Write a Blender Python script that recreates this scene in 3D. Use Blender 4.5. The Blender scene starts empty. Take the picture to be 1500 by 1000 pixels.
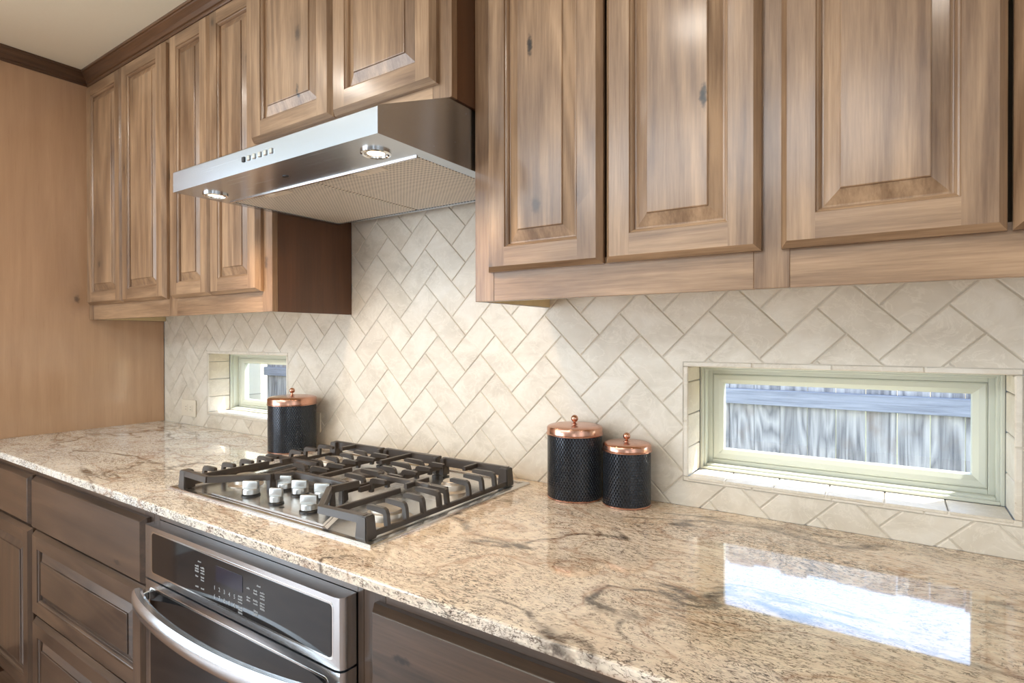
import bpy, bmesh, math, random
from mathutils import Vector, Matrix
random.seed(7)
S = bpy.context.scene
COL = S.collection
PI = math.pi

# ------------------------------------------------------------------ camera
cam = bpy.data.cameras.new('camera')
cam.sensor_width = 36.0
cam.lens = 831.067 / 1500 * 36.0
cam.clip_start = 0.02
co = bpy.data.objects.new('camera', cam); COL.objects.link(co)
ya, pi_, ro = math.radians(33.9445), math.radians(-0.3375), math.radians(-0.0768)
fw = Vector((-math.sin(ya) * math.cos(pi_), math.cos(ya) * math.cos(pi_), math.sin(pi_)))
rt = Vector((math.cos(ya), math.sin(ya), 0)); up = rt.cross(fw)
rt, up = math.cos(ro) * rt + math.sin(ro) * up, -math.sin(ro) * rt + math.cos(ro) * up
M = Matrix(((rt.x, up.x, -fw.x), (rt.y, up.y, -fw.y), (rt.z, up.z, -fw.z))).to_4x4()
M.translation = Vector((2.8852, -1.3176, 1.305))
co.matrix_world = M
S.camera = co

# ------------------------------------------------------------------ sky, sun, daylight, exposure
S.view_settings.view_transform = 'Standard'
S.view_settings.look = 'None'
S.view_settings.exposure = 0.15
S.view_settings.gamma = 1.0
S.view_settings.use_curve_mapping = False
w = bpy.data.worlds.new('sky'); S.world = w; w.use_nodes = True
nt = w.node_tree; nt.nodes.clear()
sky = nt.nodes.new('ShaderNodeTexSky')
sky.sky_type = 'NISHITA'; sky.sun_disc = False
sky.sun_elevation = math.radians(55); sky.sun_rotation = math.radians(34)
bg = nt.nodes.new('ShaderNodeBackground'); bg.inputs[1].default_value = 1.0
wo = nt.nodes.new('ShaderNodeOutputWorld')
nt.links.new(sky.outputs[0], bg.inputs[0]); nt.links.new(bg.outputs[0], wo.inputs[0])

def lamp(name, kind, loc, direction, energy, color, **kw):
    l = bpy.data.lights.new(name, kind); l.energy = energy; l.color = color
    for k, v in kw.items(): setattr(l, k, v)
    o = bpy.data.objects.new(name, l); COL.objects.link(o)
    o.location = loc
    o.rotation_euler = Vector(direction).to_track_quat('-Z', 'Y').to_euler()
    return o
lamp('sun', 'SUN', (4, 4, 6), (-.67, -1, -1.7), 20.0, (1, .96, .9), angle=math.radians(.5))
# area lamps for unseen rear and left windows, plus added high and right fill
lamp('daylight_rear', 'AREA', (0.1, -4.55, 1.25), (0, 1, .4), 66, (.80, .90, 1), shape='RECTANGLE', size=1.3, size_y=2.1)
lamp('daylight_rear', 'AREA', (4.4, -4.55, 1.25), (0, 1, .2), 16, (.80, .90, 1), shape='RECTANGLE', size=1.2, size_y=2.1)
lamp('high_fill', 'AREA', (1.2, -4.55, 2.95), (0, 1, -.1), 62, (.78, .89, 1), shape='RECTANGLE', size=3.6, size_y=.7)  # high lamp added to brighten the hood front's reflection, window made up
lamp('daylight_left', 'AREA', (-.66, -3.1, 1.55), (1, 0, .05), 88, (.78, .89, 1), shape='RECTANGLE', size=2.3, size_y=2.6)
lamp('right_fill', 'AREA', (5.14, -2.2, 1.45), (-1, 0, 0), 8, (.86, .93, 1), shape='RECTANGLE', size=1.3, size_y=1.6)  # added side fill, no window known here
for lx, ly in ((0.9, -1.2), (2.3, -1.4), (3.9, -1.2)):
    lamp('ceiling_fill', 'AREA', (lx, ly, 2.425), (0, 0, -1), 4, (1, .92, .82), shape='DISK', size=.16)  # unseen ceiling lamps added as ambient fill

# ------------------------------------------------------------------ node helpers
def srgb(r, g, b):
    f = lambda c: (c / 255 / 12.92) if c <= 10.3 else ((c / 255 + .055) / 1.055) ** 2.4
    return (f(r), f(g), f(b), 1)
class N:
    """small wrapper to write node trees"""
    def __init__(s, name):
        s.m = bpy.data.materials.new(name); s.m.use_nodes = True
        s.t = s.m.node_tree; s.t.nodes.clear()
        s.out = s.t.nodes.new('ShaderNodeOutputMaterial')
        s.tc = None
    def n(s, typ, inp=None, **kw):
        x = s.t.nodes.new(typ)
        for k, v in kw.items(): setattr(x, k, v)
        for k, v in (inp or {}).items():
            if hasattr(v, 'bl_rna') and isinstance(v, bpy.types.NodeSocket): s.t.links.new(v, x.inputs[k])
            else: x.inputs[k].default_value = v
        return x
    def obj(s):
        if not s.tc: s.tc = s.n('ShaderNodeTexCoord')
        return s.tc.outputs['Object']
    def map(s, v, sc=(1, 1, 1), loc=(0, 0, 0), rot=(0, 0, 0)):
        return s.n('ShaderNodeMapping', {'Vector': v, 'Scale': sc, 'Location': loc, 'Rotation': rot}).outputs[0]
    def noise(s, v, scale=1, detail=2, rough=.5, dist=0):
        return s.n('ShaderNodeTexNoise', {'Vector': v, 'Scale': scale, 'Detail': detail, 'Roughness': rough, 'Distortion': dist}).outputs['Fac']
    def math(s, op, a, b=None, c=None, clamp=False):
        i = {0: a}
        if b is not None: i[1] = b
        if c is not None: i[2] = c
        return s.n('ShaderNodeMath', i, operation=op, use_clamp=clamp).outputs[0]
    def ramp(s, f, stops, interp='LINEAR'):
        r = s.n('ShaderNodeValToRGB', {'Fac': f}); cr = r.color_ramp; cr.interpolation = interp
        while len(cr.elements) < len(stops): cr.elements.new(.5)
        for e, (p, c) in zip(cr.elements, stops):
            e.position = p; e.color = c if hasattr(c, '__len__') else (c, c, c, 1)
        return r.outputs['Color']
    def mix(s, f, a, b, bt='MIX'):
        x = s.n('ShaderNodeMix', data_type='RGBA', blend_type=bt)
        for k, v in ((0, f), (6, a), (7, b)):
            if isinstance(v, bpy.types.NodeSocket): s.t.links.new(v, x.inputs[k])
            else: x.inputs[k].default_value = v
        return x.outputs[2]
    def bump(s, h, strength=.2, dist=.002):
        return s.n('ShaderNodeBump', {'Height': h, 'Strength': strength, 'Distance': dist}).outputs[0]
    def pbr(s, **inp):
        names = dict(color='Base Color', rough='Roughness', metal='Metallic', normal='Normal', coat='Coat Weight',
                     coat_rough='Coat Roughness', spec='Specular IOR Level', aniso='Anisotropic', emit='Emission Color', emit_s='Emission Strength')
        b = s.n('ShaderNodeBsdfPrincipled', {names[k]: v for k, v in inp.items()})
        s.t.links.new(b.outputs[0], s.out.inputs[0]); return s.m

# ------------------------------------------------------------------ materials
def wood(name, axis, light, dark, rough=.36, knots=.5, grain=1.0, coat=.35, flat='y', coat_rough=.16):
    n = N(name)
    rnd = n.n('ShaderNodeObjectInfo')
    off = n.n('ShaderNodeVectorMath', {0: n.obj(), 1: rnd.outputs['Random']}, operation='ADD')
    sc = n.n('ShaderNodeVectorMath', {0: rnd.outputs['Random'], 1: (17.3, 9.1, 23.7)}, operation='MULTIPLY').outputs[0]
    v = n.n('ShaderNodeVectorMath', {0: n.obj(), 1: sc}, operation='ADD').outputs[0]
    def ax(a, b):       # a across the grain, b along it
        return (a, a, b) if axis == 'z' else (b, a, a) if axis == 'x' else (a, b, a)
    fine = n.noise(n.map(v, ax(190, 9)), 1, 4, .65)
    streak = n.noise(n.map(v, ax(26, 1.6)), 1, 5, .6, .4)
    blot = n.noise(n.map(v, ax(5, 1.6)), 1, 4, .55, .8)
    ringn = n.noise(n.map(v, ax(5.0, .55)), 1, 1.5, .4, .3)
    ring = n.math('PINGPONG', n.math('MULTIPLY', ringn, 22), 1)
    tone = n.math('ADD', n.math('MULTIPLY', streak, .42), n.math('MULTIPLY', blot, .55))
    tone = n.math('ADD', tone, n.math('MULTIPLY', ring, .15 * grain))
    tone = n.math('ADD', tone, n.math('MULTIPLY', n.math('SUBTRACT', fine, .5), .40 * grain))
    col = n.ramp(tone, [(.30, dark), (.55, tuple(.5 * (a + b) for a, b in zip(light, dark))), (.74, light)])
    # knots: dark ovals with a darker heart
    sp = n.n('ShaderNodeSeparateXYZ', {0: n.map(v, ax(5.2, 3.0))}).outputs
    v2 = n.n('ShaderNodeCombineXYZ', {0: sp[1 if flat == 'x' else 0], 1: sp[2]}).outputs[0]
    vo = n.n('ShaderNodeTexVoronoi', {'Vector': v2, 'Scale': 1.0, 'Randomness': 1.0}, voronoi_dimensions='2D')
    jit = n.math('MULTIPLY', n.math('SUBTRACT', n.noise(v, 70, 3), .5), .09)
    kd = n.math('ADD', vo.outputs['Distance'], jit)
    sel = n.math('GREATER_THAN', n.n('ShaderNodeSeparateColor', {0: vo.outputs['Color']}).outputs[0], 1 - knots * .5)
    kn = n.math('MULTIPLY', n.ramp(kd, [(.015, 1), (.065, 0)]), sel)
    halo = n.math('MULTIPLY', n.ramp(kd, [(.04, 1), (.24, 0)]), sel)
    col = n.mix(n.math('MULTIPLY', halo, .38), col, tuple(c * .55 for c in dark[:3]) + (1,))
    col = n.mix(n.math('MULTIPLY', kn, .65), col, (.022, .012, .007, 1))
    # one open check (split) at the place given in the object's colour
    d = n.n('ShaderNodeVectorMath', {0: n.n('ShaderNodeVectorMath', {0: n.obj(), 1: n.n('ShaderNodeVectorMath', {0: rnd.outputs['Color'], 1: (5, 5, 5)}, operation='SUBTRACT').outputs[0]}, operation='SUBTRACT').outputs[0],
                                     1: ax(1.0, .30)}, operation='MULTIPLY').outputs[0]
    dl = n.n('ShaderNodeVectorMath', {0: d}, operation='LENGTH').outputs['Value']
    dl = n.math('ADD', dl, n.math('MULTIPLY', n.math('SUBTRACT', n.noise(n.obj(), 110, 3), .5), .009))
    col = n.mix(n.ramp(dl, [(.0035, 1), (.006, 0)]), col, (.008, .005, .003, 1))
    h = n.math('ADD', fine, n.math('MULTIPLY', streak, .6))
    return n.pbr(color=col, rough=n.math('ADD', rough - .07, n.math('MULTIPLY', fine, .14)), normal=n.bump(h, .10, .001),
                 coat=coat, coat_rough=coat_rough, spec=.45)
UL, UD = srgb(176, 141, 107), srgb(94, 65, 42)
WV = wood('stained_alder_upright', 'z', UL, UD)
WH = wood('stained_alder_level', 'x', UL, UD)
WPANEL = wood('stained_alder_panel', 'z', srgb(208, 168, 132), srgb(184, 145, 111), rough=.30, knots=.25, grain=.5, flat='x', coat=1.0, coat_rough=.13)
WCROWN = wood('stained_alder_crown', 'x', srgb(112, 78, 52), srgb(66, 43, 27), rough=.32, knots=0)
WCROWNY = wood('stained_alder_crown_return', 'y', srgb(112, 78, 52), srgb(66, 43, 27), rough=.32, knots=0)
WSIDE = wood('stained_veneer_side', 'z', srgb(108, 68, 40), srgb(74, 45, 25), rough=.42, knots=0, grain=.6)
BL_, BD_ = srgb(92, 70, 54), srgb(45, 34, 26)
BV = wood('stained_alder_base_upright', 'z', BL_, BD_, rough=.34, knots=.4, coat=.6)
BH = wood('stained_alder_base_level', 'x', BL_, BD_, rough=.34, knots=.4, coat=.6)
n = N('maple_interior'); MAPLE = n.pbr(color=n.mix(n.noise(n.map(n.obj(), (30, 30, 3)), 1, 3), srgb(226, 205, 160), srgb(206, 182, 136)), rough=.45)

def mk_granite():
    n = N('granite')
    v = n.obj()
    warpv = n.n('ShaderNodeTexNoise', {'Vector': n.map(v, (1.5, 2.4, 2)), 'Scale': 1.6, 'Detail': 2}).outputs['Color']
    vw = n.n('ShaderNodeVectorMath', {0: v, 1: n.n('ShaderNodeVectorMath', {0: warpv, 1: (.20, .20, .20)}, operation='MULTIPLY').outputs[0]}, operation='ADD').outputs[0]
    big = n.noise(n.map(v, (1.1, 2.0, 1.5)), 1.5, 3, .5, .3)
    base = n.ramp(big, [(.30, srgb(230, 229, 227)), (.50, srgb(236, 232, 225)), (.68, srgb(216, 209, 198))])
    # warm light painted into the stone toward the right-hand part of the slab
    sx = n.n('ShaderNodeSeparateXYZ', {0: v}).outputs[0]
    warm_light = n.math('MULTIPLY', n.n('ShaderNodeMapRange', {0: sx, 1: 1.25, 2: 2.3}).outputs[0], n.ramp(n.noise(vw, 3.0, 4), [(.3, .35), (.65, .9)]))
    base = n.mix(warm_light, base, srgb(212, 178, 140))
    base = n.mix(n.math('MULTIPLY', n.ramp(n.noise(n.map(vw, (70, 150, 110)), 1, 3, .6), [(.42, 0), (.62, 1)]), .55), base, srgb(246, 232, 208))
    # short wiggling flecks lying along the slab
    dens = n.noise(n.map(vw, (4, 8, 7)), 1, 4, .6)
    f1 = n.noise(n.map(vw, (60, 190, 130), rot=(0, 0, .12)), 1, 3, .6, .7)
    cut = n.ramp(n.math('ADD', n.noise(n.map(vw, (48, 90, 70), loc=(3, 1, 2)), 1, 2, .6), n.math('MULTIPLY', dens, .5)), [(.60, 0), (.80, 1)])
    fl = n.math('MULTIPLY', n.ramp(n.math('ABSOLUTE', n.math('SUBTRACT', f1, .5)), [(.010, 1), (.050, 0)]), cut)
    base = n.mix(n.math('MULTIPLY', fl, .85), base, srgb(84, 60, 44))
    f2 = n.noise(n.map(vw, (120, 330, 220), rot=(0, 0, -.2)), 1, 2, .6, .4)
    fl2 = n.ramp(n.math('ADD', f2, n.math('MULTIPLY', dens, .45)), [(.82, 0), (.90, 1)])
    base = n.mix(n.math('MULTIPLY', fl2, .75), base, srgb(44, 34, 28))
    # wandering veins, dark and broken at left, rusty at right
    vn = n.noise(n.map(vw, (1.3, 3.0, 2.0), rot=(0, 0, .25)), 1.5, 3, .5, .35)
    va = n.math('ABSOLUTE', n.math('SUBTRACT', vn, .52))
    vein = n.ramp(va, [(.0, 1), (.006, .8), (.016, 0)])
    brk = n.ramp(n.noise(n.map(vw, (30, 70, 50)), 1, 3, .7), [(.38, .15), (.55, 1)])
    reg = n.ramp(n.noise(n.map(v, (1.6, 3, 2), loc=(7, 3, 1)), 1.3, 2), [(.40, 0), (.55, 1)])
    base = n.mix(n.math('MULTIPLY', n.math('MULTIPLY', n.math('MULTIPLY', vein, brk), reg), .9), base, srgb(58, 44, 36))
    smear = n.math('MULTIPLY', n.math('MULTIPLY', n.ramp(va, [(.0, 1), (.035, 0)]), cut), reg)
    base = n.mix(n.math('MULTIPLY', smear, .35), base, srgb(66, 52, 42))
    vn2 = n.noise(n.map(vw, (2.2, 4.2, 3.0), loc=(4, 2, 1), rot=(0, 0, -.5)), 1.7, 3, .5, .5)
    vein2 = n.ramp(n.math('ABSOLUTE', n.math('SUBTRACT', vn2, .5)), [(.0, 1), (.008, .4), (.03, 0)])
    base = n.mix(n.math('MULTIPLY', vein2, .5), base, srgb(146, 98, 62))
    return n.pbr(color=base, rough=.035, spec=.75)
GRANITE = mk_granite()

def mk_tile():
    n = N('travertine')
    v = n.obj()
    at = n.n('ShaderNodeAttribute', attribute_name='tile_tone').outputs['Fac']
    o = n.n('ShaderNodeCombineXYZ', {0: n.math('MULTIPLY', at, 31.0), 1: n.math('MULTIPLY', at, 17.0), 2: n.math('MULTIPLY', at, 23.0)}).outputs[0]
    vv = n.n('ShaderNodeVectorMath', {0: v, 1: o}, operation='ADD').outputs[0]
    cl = n.noise(n.map(vv, (9, 9, 13), rot=(0, .7, 0)), 1, 5, .62, .6)
    c = n.ramp(cl, [(.30, srgb(202, 190, 172)), (.50, srgb(219, 208, 191)), (.70, srgb(228, 219, 205))])
    c = n.mix(n.math('MULTIPLY', at, .42), c, srgb(198, 184, 164))
    vn = n.noise(n.map(vv, (14, 14, 20)), 1, 5, .65, 1.2)
    c = n.mix(n.ramp(n.math('ABSOLUTE', n.math('SUBTRACT', vn, .5)), [(.0, .45), (.03, 0)]), c, srgb(232, 222, 206))
    pit = n.ramp(n.noise(n.map(vv, (90, 90, 130)), 1, 3, .6), [(.70, 0), (.76, 1)])
    pit = n.math('MULTIPLY', pit, n.ramp(n.noise(vv, 11, 2), [(.50, 0), (.62, 1)]))
    c = n.mix(n.math('MULTIPLY', pit, .6), c, srgb(168, 144, 116))
    return n.pbr(color=c, rough=.42, normal=n.bump(n.math('SUBTRACT', n.math('MULTIPLY', cl, .6), pit), .25, .0015))
TILE = mk_tile()
n = N('grout'); GROUT = n.pbr(color=n.mix(n.noise(n.obj(), 120, 3), srgb(212, 202, 186), srgb(196, 184, 166)), rough=.85)

def mk_steel(name, col, rough, axis, streak=.12, bumps=.03):
    n = N(name)
    sc = {'x': (3, 500, 500), 'y': (500, 3, 500), 'z': (500, 500, 3)}[axis]
    g = n.noise(n.map(n.obj(), sc), 1, 3, .6)
    return n.pbr(color=col, metal=1.0, rough=n.math('ADD', rough, n.math('MULTIPLY', n.math('SUBTRACT', g, .5), streak)), normal=n.bump(g, bumps, .0005))
STEEL = mk_steel('brushed_steel', (.76, .79, .82, 1), .22, 'x')
STEELH = mk_steel('hood_steel', (.50, .535, .58, 1), .25, 'x')
STEELTOP = mk_steel('cooktop_steel', (.68, .67, .66, 1), .25, 'x')
STEELK = mk_steel('knob_steel', (.50, .50, .49, 1), .32, 'x', bumps=.01)
STEELP = mk_steel('polished_steel', (.80, .80, .79, 1), .12, 'x', .04, .005)
n = N('black_glass'); BGLASS = n.pbr(color=(.012, .012, .013, 1), rough=.05, spec=.5)
n = N('display_glass'); DGLASS = n.pbr(color=(.010, .013, .030, 1), rough=.08, spec=.6)
n = N('legend_print'); LEGEND = n.pbr(color=(.45, .45, .45, 1), rough=.5)
n = N('black_plastic'); BPLASTIC = n.pbr(color=(.015, .015, .016, 1), rough=.35)
n = N('cast_iron'); g = n.noise(n.obj(), 420, 3, .6)
IRON = n.pbr(color=n.mix(n.noise(n.obj(), 14, 3), (.035, .027, .022, 1), (.060, .045, .035, 1)), rough=.33, spec=.6, normal=n.bump(g, .2, .0006))
n = N('burner_aluminium'); BURN = n.pbr(color=(.62, .55, .47, 1), metal=.9, rough=.42)
n = N('copper'); COPPER = n.pbr(color=srgb(200, 152, 130), metal=1.0, rough=n.math('ADD', .16, n.math('MULTIPLY', n.noise(n.map(n.obj(), (400, 400, 8)), 1, 2), .14)))

def mk_hammered(nu, nv):
    n = N('hammered_black_%d' % nu)
    uv = n.n('ShaderNodeTexCoord').outputs['UV']
    s = n.n('ShaderNodeSeparateXYZ', {0: n.map(uv, (nu * PI, nv * PI, 1))})
    h = n.math('MULTIPLY', n.math('COSINE', s.outputs[0]), n.math('COSINE', s.outputs[1]))
    h = n.math('MAXIMUM', h, 0.0)
    return n.pbr(color=(.026, .031, .040, 1), metal=.5, rough=.22, spec=.8, normal=n.bump(h, 1.0, .008))

def mk_filter():
    n = N('filter_mesh')
    v = n.map(n.obj(), (1, 1, 1), rot=(0, 0, math.radians(45)))
    s = n.n('ShaderNodeSeparateXYZ', {0: v})
    a = n.math('SINE', n.math('MULTIPLY', s.outputs[0], 2 * PI / .0078))
    b = n.math('SINE', n.math('MULTIPLY', s.outputs[1], 2 * PI / .0078))
    hole = n.ramp(n.math('ADD', a, n.math('MULTIPLY', b, .35)), [(.38, 0), (.62, 1)])
    # ramp input is 0..1 so shift
    hole = n.ramp(n.math('MULTIPLY_ADD', n.math('ADD', a, n.math('MULTIPLY', b, .3)), .38, .5), [(.60, 0), (.78, 1)])
    c = n.mix(hole, srgb(240, 228, 210), srgb(70, 58, 48))
    return n.pbr(color=c, metal=.0, rough=.4, normal=n.bump(n.math('SUBTRACT', 1.0, hole), .6, .001))
FILTER = mk_filter()
n = N('filter_tab'); FTAB = n.pbr(color=srgb(226, 212, 192), metal=.0, rough=.4)
n = N('lamp_glow'); GLOW = n.pbr(color=(1, .9, .75, 1), rough=.3, emit=(1, .80, .55, 1), emit_s=3.0)
n = N('lamp_glass'); LAMPG = n.pbr(color=(.9, .88, .84, 1), metal=.6, rough=.2)
n = N('window_vinyl'); VINYL = n.pbr(color=srgb(197, 198, 184), rough=.35)
n = N('ceiling_paint'); CEIL = n.pbr(color=n.mix(n.noise(n.obj(), 90, 3), srgb(244, 234, 208), srgb(242, 231, 204)), rough=.9)
n = N('wall_paint'); PAINT = n.pbr(color=n.mix(n.noise(n.obj(), 60, 3), srgb(222, 226, 230), srgb(218, 222, 226)), rough=.9)
n = N('outlet_plastic'); OUTLET = n.pbr(color=srgb(224, 212, 192), rough=.35)
n = N('outlet_slot'); SLOT = n.pbr(color=srgb(120, 104, 84), rough=.5)
FLOORW = wood('floor_boards', 'x', srgb(156, 124, 102), srgb(104, 74, 56), rough=.3, knots=.2)
n = N('fence_wood'); v = n.obj()
rn = n.n('ShaderNodeObjectInfo').outputs['Random']
vv = n.n('ShaderNodeVectorMath', {0: v, 1: n.n('ShaderNodeVectorMath', {0: rn, 1: (13, 7, 29)}, operation='MULTIPLY').outputs[0]}, operation='ADD').outputs[0]
g1 = n.noise(n.map(vv, (60, 60, 3)), 1, 5, .65, .6)
ringf = n.math('PINGPONG', n.math('MULTIPLY', n.noise(n.map(vv, (7, 7, 1.1)), 1, 2, .5, .4), 16), 1)
c = n.ramp(n.math('ADD', n.math('MULTIPLY', g1, .7), n.math('MULTIPLY', ringf, .3)), [(.28, srgb(92, 92, 98)), (.52, srgb(142, 141, 145)), (.72, srgb(166, 164, 166))])
c = n.mix(n.ramp(n.noise(n.map(vv, (6, 6, 4)), 1, 3, .6), [(.56, 0), (.74, .65)]), c, srgb(120, 104, 94))
FENCE = n.pbr(color=c, rough=.85, normal=n.bump(g1, .3, .002))
n = N('limestone'); v = n.obj()
br = n.n('ShaderNodeTexBrick', {'Vector': n.map(v, (1, 1, 1), rot=(PI / 2, 0, PI / 2)), 'Color1': srgb(226, 214, 194), 'Color2': srgb(206, 194, 174), 'Mortar': srgb(168, 158, 144), 'Scale': 1.0, 'Mortar Size': .006, 'Brick Width': .36, 'Row Height': .19})
LIME = n.pbr(color=br.outputs[0], rough=.9)
n = N('grass_ground'); GRASS = n.pbr(color=n.mix(n.noise(n.obj(), 24, 5), srgb(86, 104, 52), srgb(140, 132, 92)), rough=1)
n = N('window_glass')
tr = n.n('ShaderNodeBsdfTransparent', {0: (.96, .98, .97, 1)}); gl = n.n('ShaderNodeBsdfGlossy', {'Color': (1, 1, 1, 1), 'Roughness': .01})
fc = n.n('ShaderNodeLayerWeight', {'Blend': .5}).outputs['Facing']
fr = n.math('MULTIPLY_ADD', n.math('POWER', fc, 5.0), .9, .05)
mx = n.n('ShaderNodeMixShader', {0: fr, 1: tr.outputs[0], 2: gl.outputs[0]})
n.t.links.new(mx.outputs[0], n.out.inputs[0]); WGLASS = n.m

# ------------------------------------------------------------------ object helpers
def thing(name, label, cat, loc=(0, 0, 0), group=None):
    o = bpy.data.objects.new(name, None); COL.objects.link(o)
    o.location = loc; o.empty_display_size = .05
    o['label'] = label; o['category'] = cat
    if group: o['group'] = group
    return o
def wloc(p):
    v = Vector((0, 0, 0))
    while p: v += p.location; p = p.parent
    return v
def obj(name, bm, mats, parent=None, smooth=False, kind=None, label=None, check=None):
    """bm is in world coordinates; the mesh is stored relative to the parent's base"""
    me = bpy.data.meshes.new(name)
    if parent is not None: bmesh.ops.translate(bm, verts=bm.verts, vec=-wloc(parent))
    bm.normal_update(); bm.to_mesh(me); bm.free()
    for m in (mats if isinstance(mats, (list, tuple)) else [mats]): me.materials.append(m)
    if smooth:
        me.polygons.foreach_set('use_smooth', [True] * len(me.polygons))
        try: me.set_sharp_from_angle(angle=math.radians(35))
        except Exception: pass
    o = bpy.data.objects.new(name, me); COL.objects.link(o)
    if parent is not None: o.parent = parent
    if kind: o['kind'] = kind
    if label: o['label'] = label
    if check is not None:
        c = Vector(check) - (wloc(parent) if parent is not None else Vector()); o.color = (c.x + 5, c.y + 5, c.z + 5, 1)
    else: o.color = (20, 20, 20, 1)
    return o
def structure(name, bm, mats, **kw): return obj(name, bm, mats, kind='structure', **kw)
def box(bm, x0, x1, y0, y1, z0, z1, bev=0, mi=0, seg=1):
    vs = [bm.verts.new((x, y, z)) for x in (x0, x1) for y in (y0, y1) for z in (z0, z1)]
    q = [(0, 1, 3, 2), (4, 6, 7, 5), (0, 4, 5, 1), (2, 3, 7, 6), (0, 2, 6, 4), (1, 5, 7, 3)]
    fs = [bm.faces.new([vs[i] for i in f]) for f in q]
    for f in fs: f.material_index = mi
    if bev:
        es = list({e for f in fs for e in f.edges})
        r = bmesh.ops.bevel(bm, geom=es, offset=bev, segments=seg, profile=.5, affect='EDGES')
        for f in r['faces']: f.material_index = mi
    return vs
def quad(bm, pts, mi=0):
    f = bm.faces.new([bm.verts.new(p) for p in pts]); f.material_index = mi; return f
def prism(bm, poly, ax, a0, a1, mi=0, bev=0):
    """extrude a 2-D polygon along axis ax ('x': poly is (y,z); 'y': (x,z); 'z': (x,y))"""
    def P(p, a): return {'x': (a, p[0], p[1]), 'y': (p[0], a, p[1]), 'z': (p[0], p[1], a)}[ax]
    A = [bm.verts.new(P(p, a0)) for p in poly]; B = [bm.verts.new(P(p, a1)) for p in poly]
    fs = [bm.faces.new(A[::-1]), bm.faces.new(B)]
    for i in range(len(poly)):
        j = (i + 1) % len(poly); fs.append(bm.faces.new((A[i], A[j], B[j], B[i])))
    for f in fs: f.material_index = mi
    bmesh.ops.recalc_face_normals(bm, faces=fs)
    if bev:
        es = list({e for f in fs for e in f.edges})
        r = bmesh.ops.bevel(bm, geom=es, offset=bev, segments=2, profile=.5, affect='EDGES')
        for f in r['faces']: f.material_index = mi
    return fs
def lathe(bm, c, prof, seg=48, mi=0, uv=None):
    rings = []
    for r, z in prof:
        if r < 1e-6: rings.append([bm.verts.new((c[0], c[1], c[2] + z))])
        else: rings.append([bm.verts.new((c[0] + r * math.cos(2 * PI * i / seg), c[1] + r * math.sin(2 * PI * i / seg), c[2] + z)) for i in range(seg)])
    ul = bm.loops.layers.uv.verify() if uv else None
    for k in range(len(rings) - 1):
        a, b = rings[k], rings[k + 1]
        for i in range(seg):
            j = (i + 1) % seg
            if len(a) == 1 and len(b) == 1: continue
            if len(a) == 1: f = bm.faces.new((a[0], b[j], b[i]))
            elif len(b) == 1: f = bm.faces.new((a[i], a[j], b[0]))
            else:
                f = bm.faces.new((a[i], a[j], b[j], b[i]))
                if ul:
                    for lp, (u, w_) in zip(f.loops, ((i, k), (i + 1, k), (i + 1, k + 1), (i, k + 1))):
                        lp[ul].uv = (u / seg, w_ / (len(rings) - 1))
            f.material_index = mi
def tube(bm, pts, rx, rz=None, seg=10, mi=0):
    """sweep an ellipse-section along a path lying near a level plane"""
    rz = rz or rx; rings = []
    for i, p in enumerate(pts):
        p = Vector(p)
        t = (Vector(pts[min(i + 1, len(pts) - 1)]) - Vector(pts[max(i - 1, 0)])).normalized()
        s = t.cross(Vector((0, 0, 1))); s = s.normalized() if s.length > 1e-4 else Vector((1, 0, 0))
        u = s.cross(t)
        rings.append([bm.verts.new(p + s * rx * math.cos(2 * PI * k / seg) + u * rz * math.sin(2 * PI * k / seg)) for k in range(seg)])
    for a, b in zip(rings, rings[1:]):
        for k in range(seg):
            j = (k + 1) % seg; bm.faces.new((a[k], a[j], b[j], b[k])).material_index = mi
    bm.faces.new(rings[0][::-1]); bm.faces.new(rings[-1])
    bmesh.ops.recalc_face_normals(bm, faces=bm.faces[:])
def B(): return bmesh.new()

# ------------------------------------------------------------------ setting: room shell
CZ = 2.44
XL, XR = 1.3325, 2.1026                       # range bay between the upper cabinets
WIN = [(.397, .956, .984, 1.2385), (2.490, 3.0615, .984, 1.2385)]
X0, X1 = -.70, 5.2
bm = B()
xs = [X0, WIN[0][0] - .007, WIN[0][1] + .007, WIN[1][0] - .007, WIN[1][1] + .007, X1]
for i in range(5):
    if i in (1, 3):
        box(bm, xs[i], xs[i + 1], .008, .19, -.1, .977); box(bm, xs[i], xs[i + 1], .008, .19, 1.2455, 2.6)
    else: box(bm, xs[i], xs[i + 1], .008, .19, -.1, 2.6)
structure('wall_back', bm, PAINT)
bm = B(); box(bm, X0 - .1, X1 + .1, -4.75, .19, -.1, 0); structure('floor', bm, FLOORW)
bm = B(); box(bm, X0 - .1, X1 + .1, -1.9, .19, CZ, CZ + .12); box(bm, X0 - .1, X1 + .1, -1.9, -1.8, CZ + .12, 3.5)
box(bm, X0 - .1, X1 + .1, -4.75, -1.8, 3.5, 3.6); structure('ceiling', bm, CEIL)
bm = B(); box(bm, X0 - .1, X0, -4.75, .008, 0, 3.5); structure('wall_left', bm, PAINT)
bm = B(); box(bm, X1, X1 + .1, -4.75, .008, 0, 3.5); structure('wall_right', bm, PAINT)
bm = B(); box(bm, X0, X1, -4.75, -4.62, 0, 3.5); structure('wall_rear', bm, PAINT)
bm = B(); box(bm, -12, 14, .20, 14, -.16, -.06); structure('ground', bm, GRASS)

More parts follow.
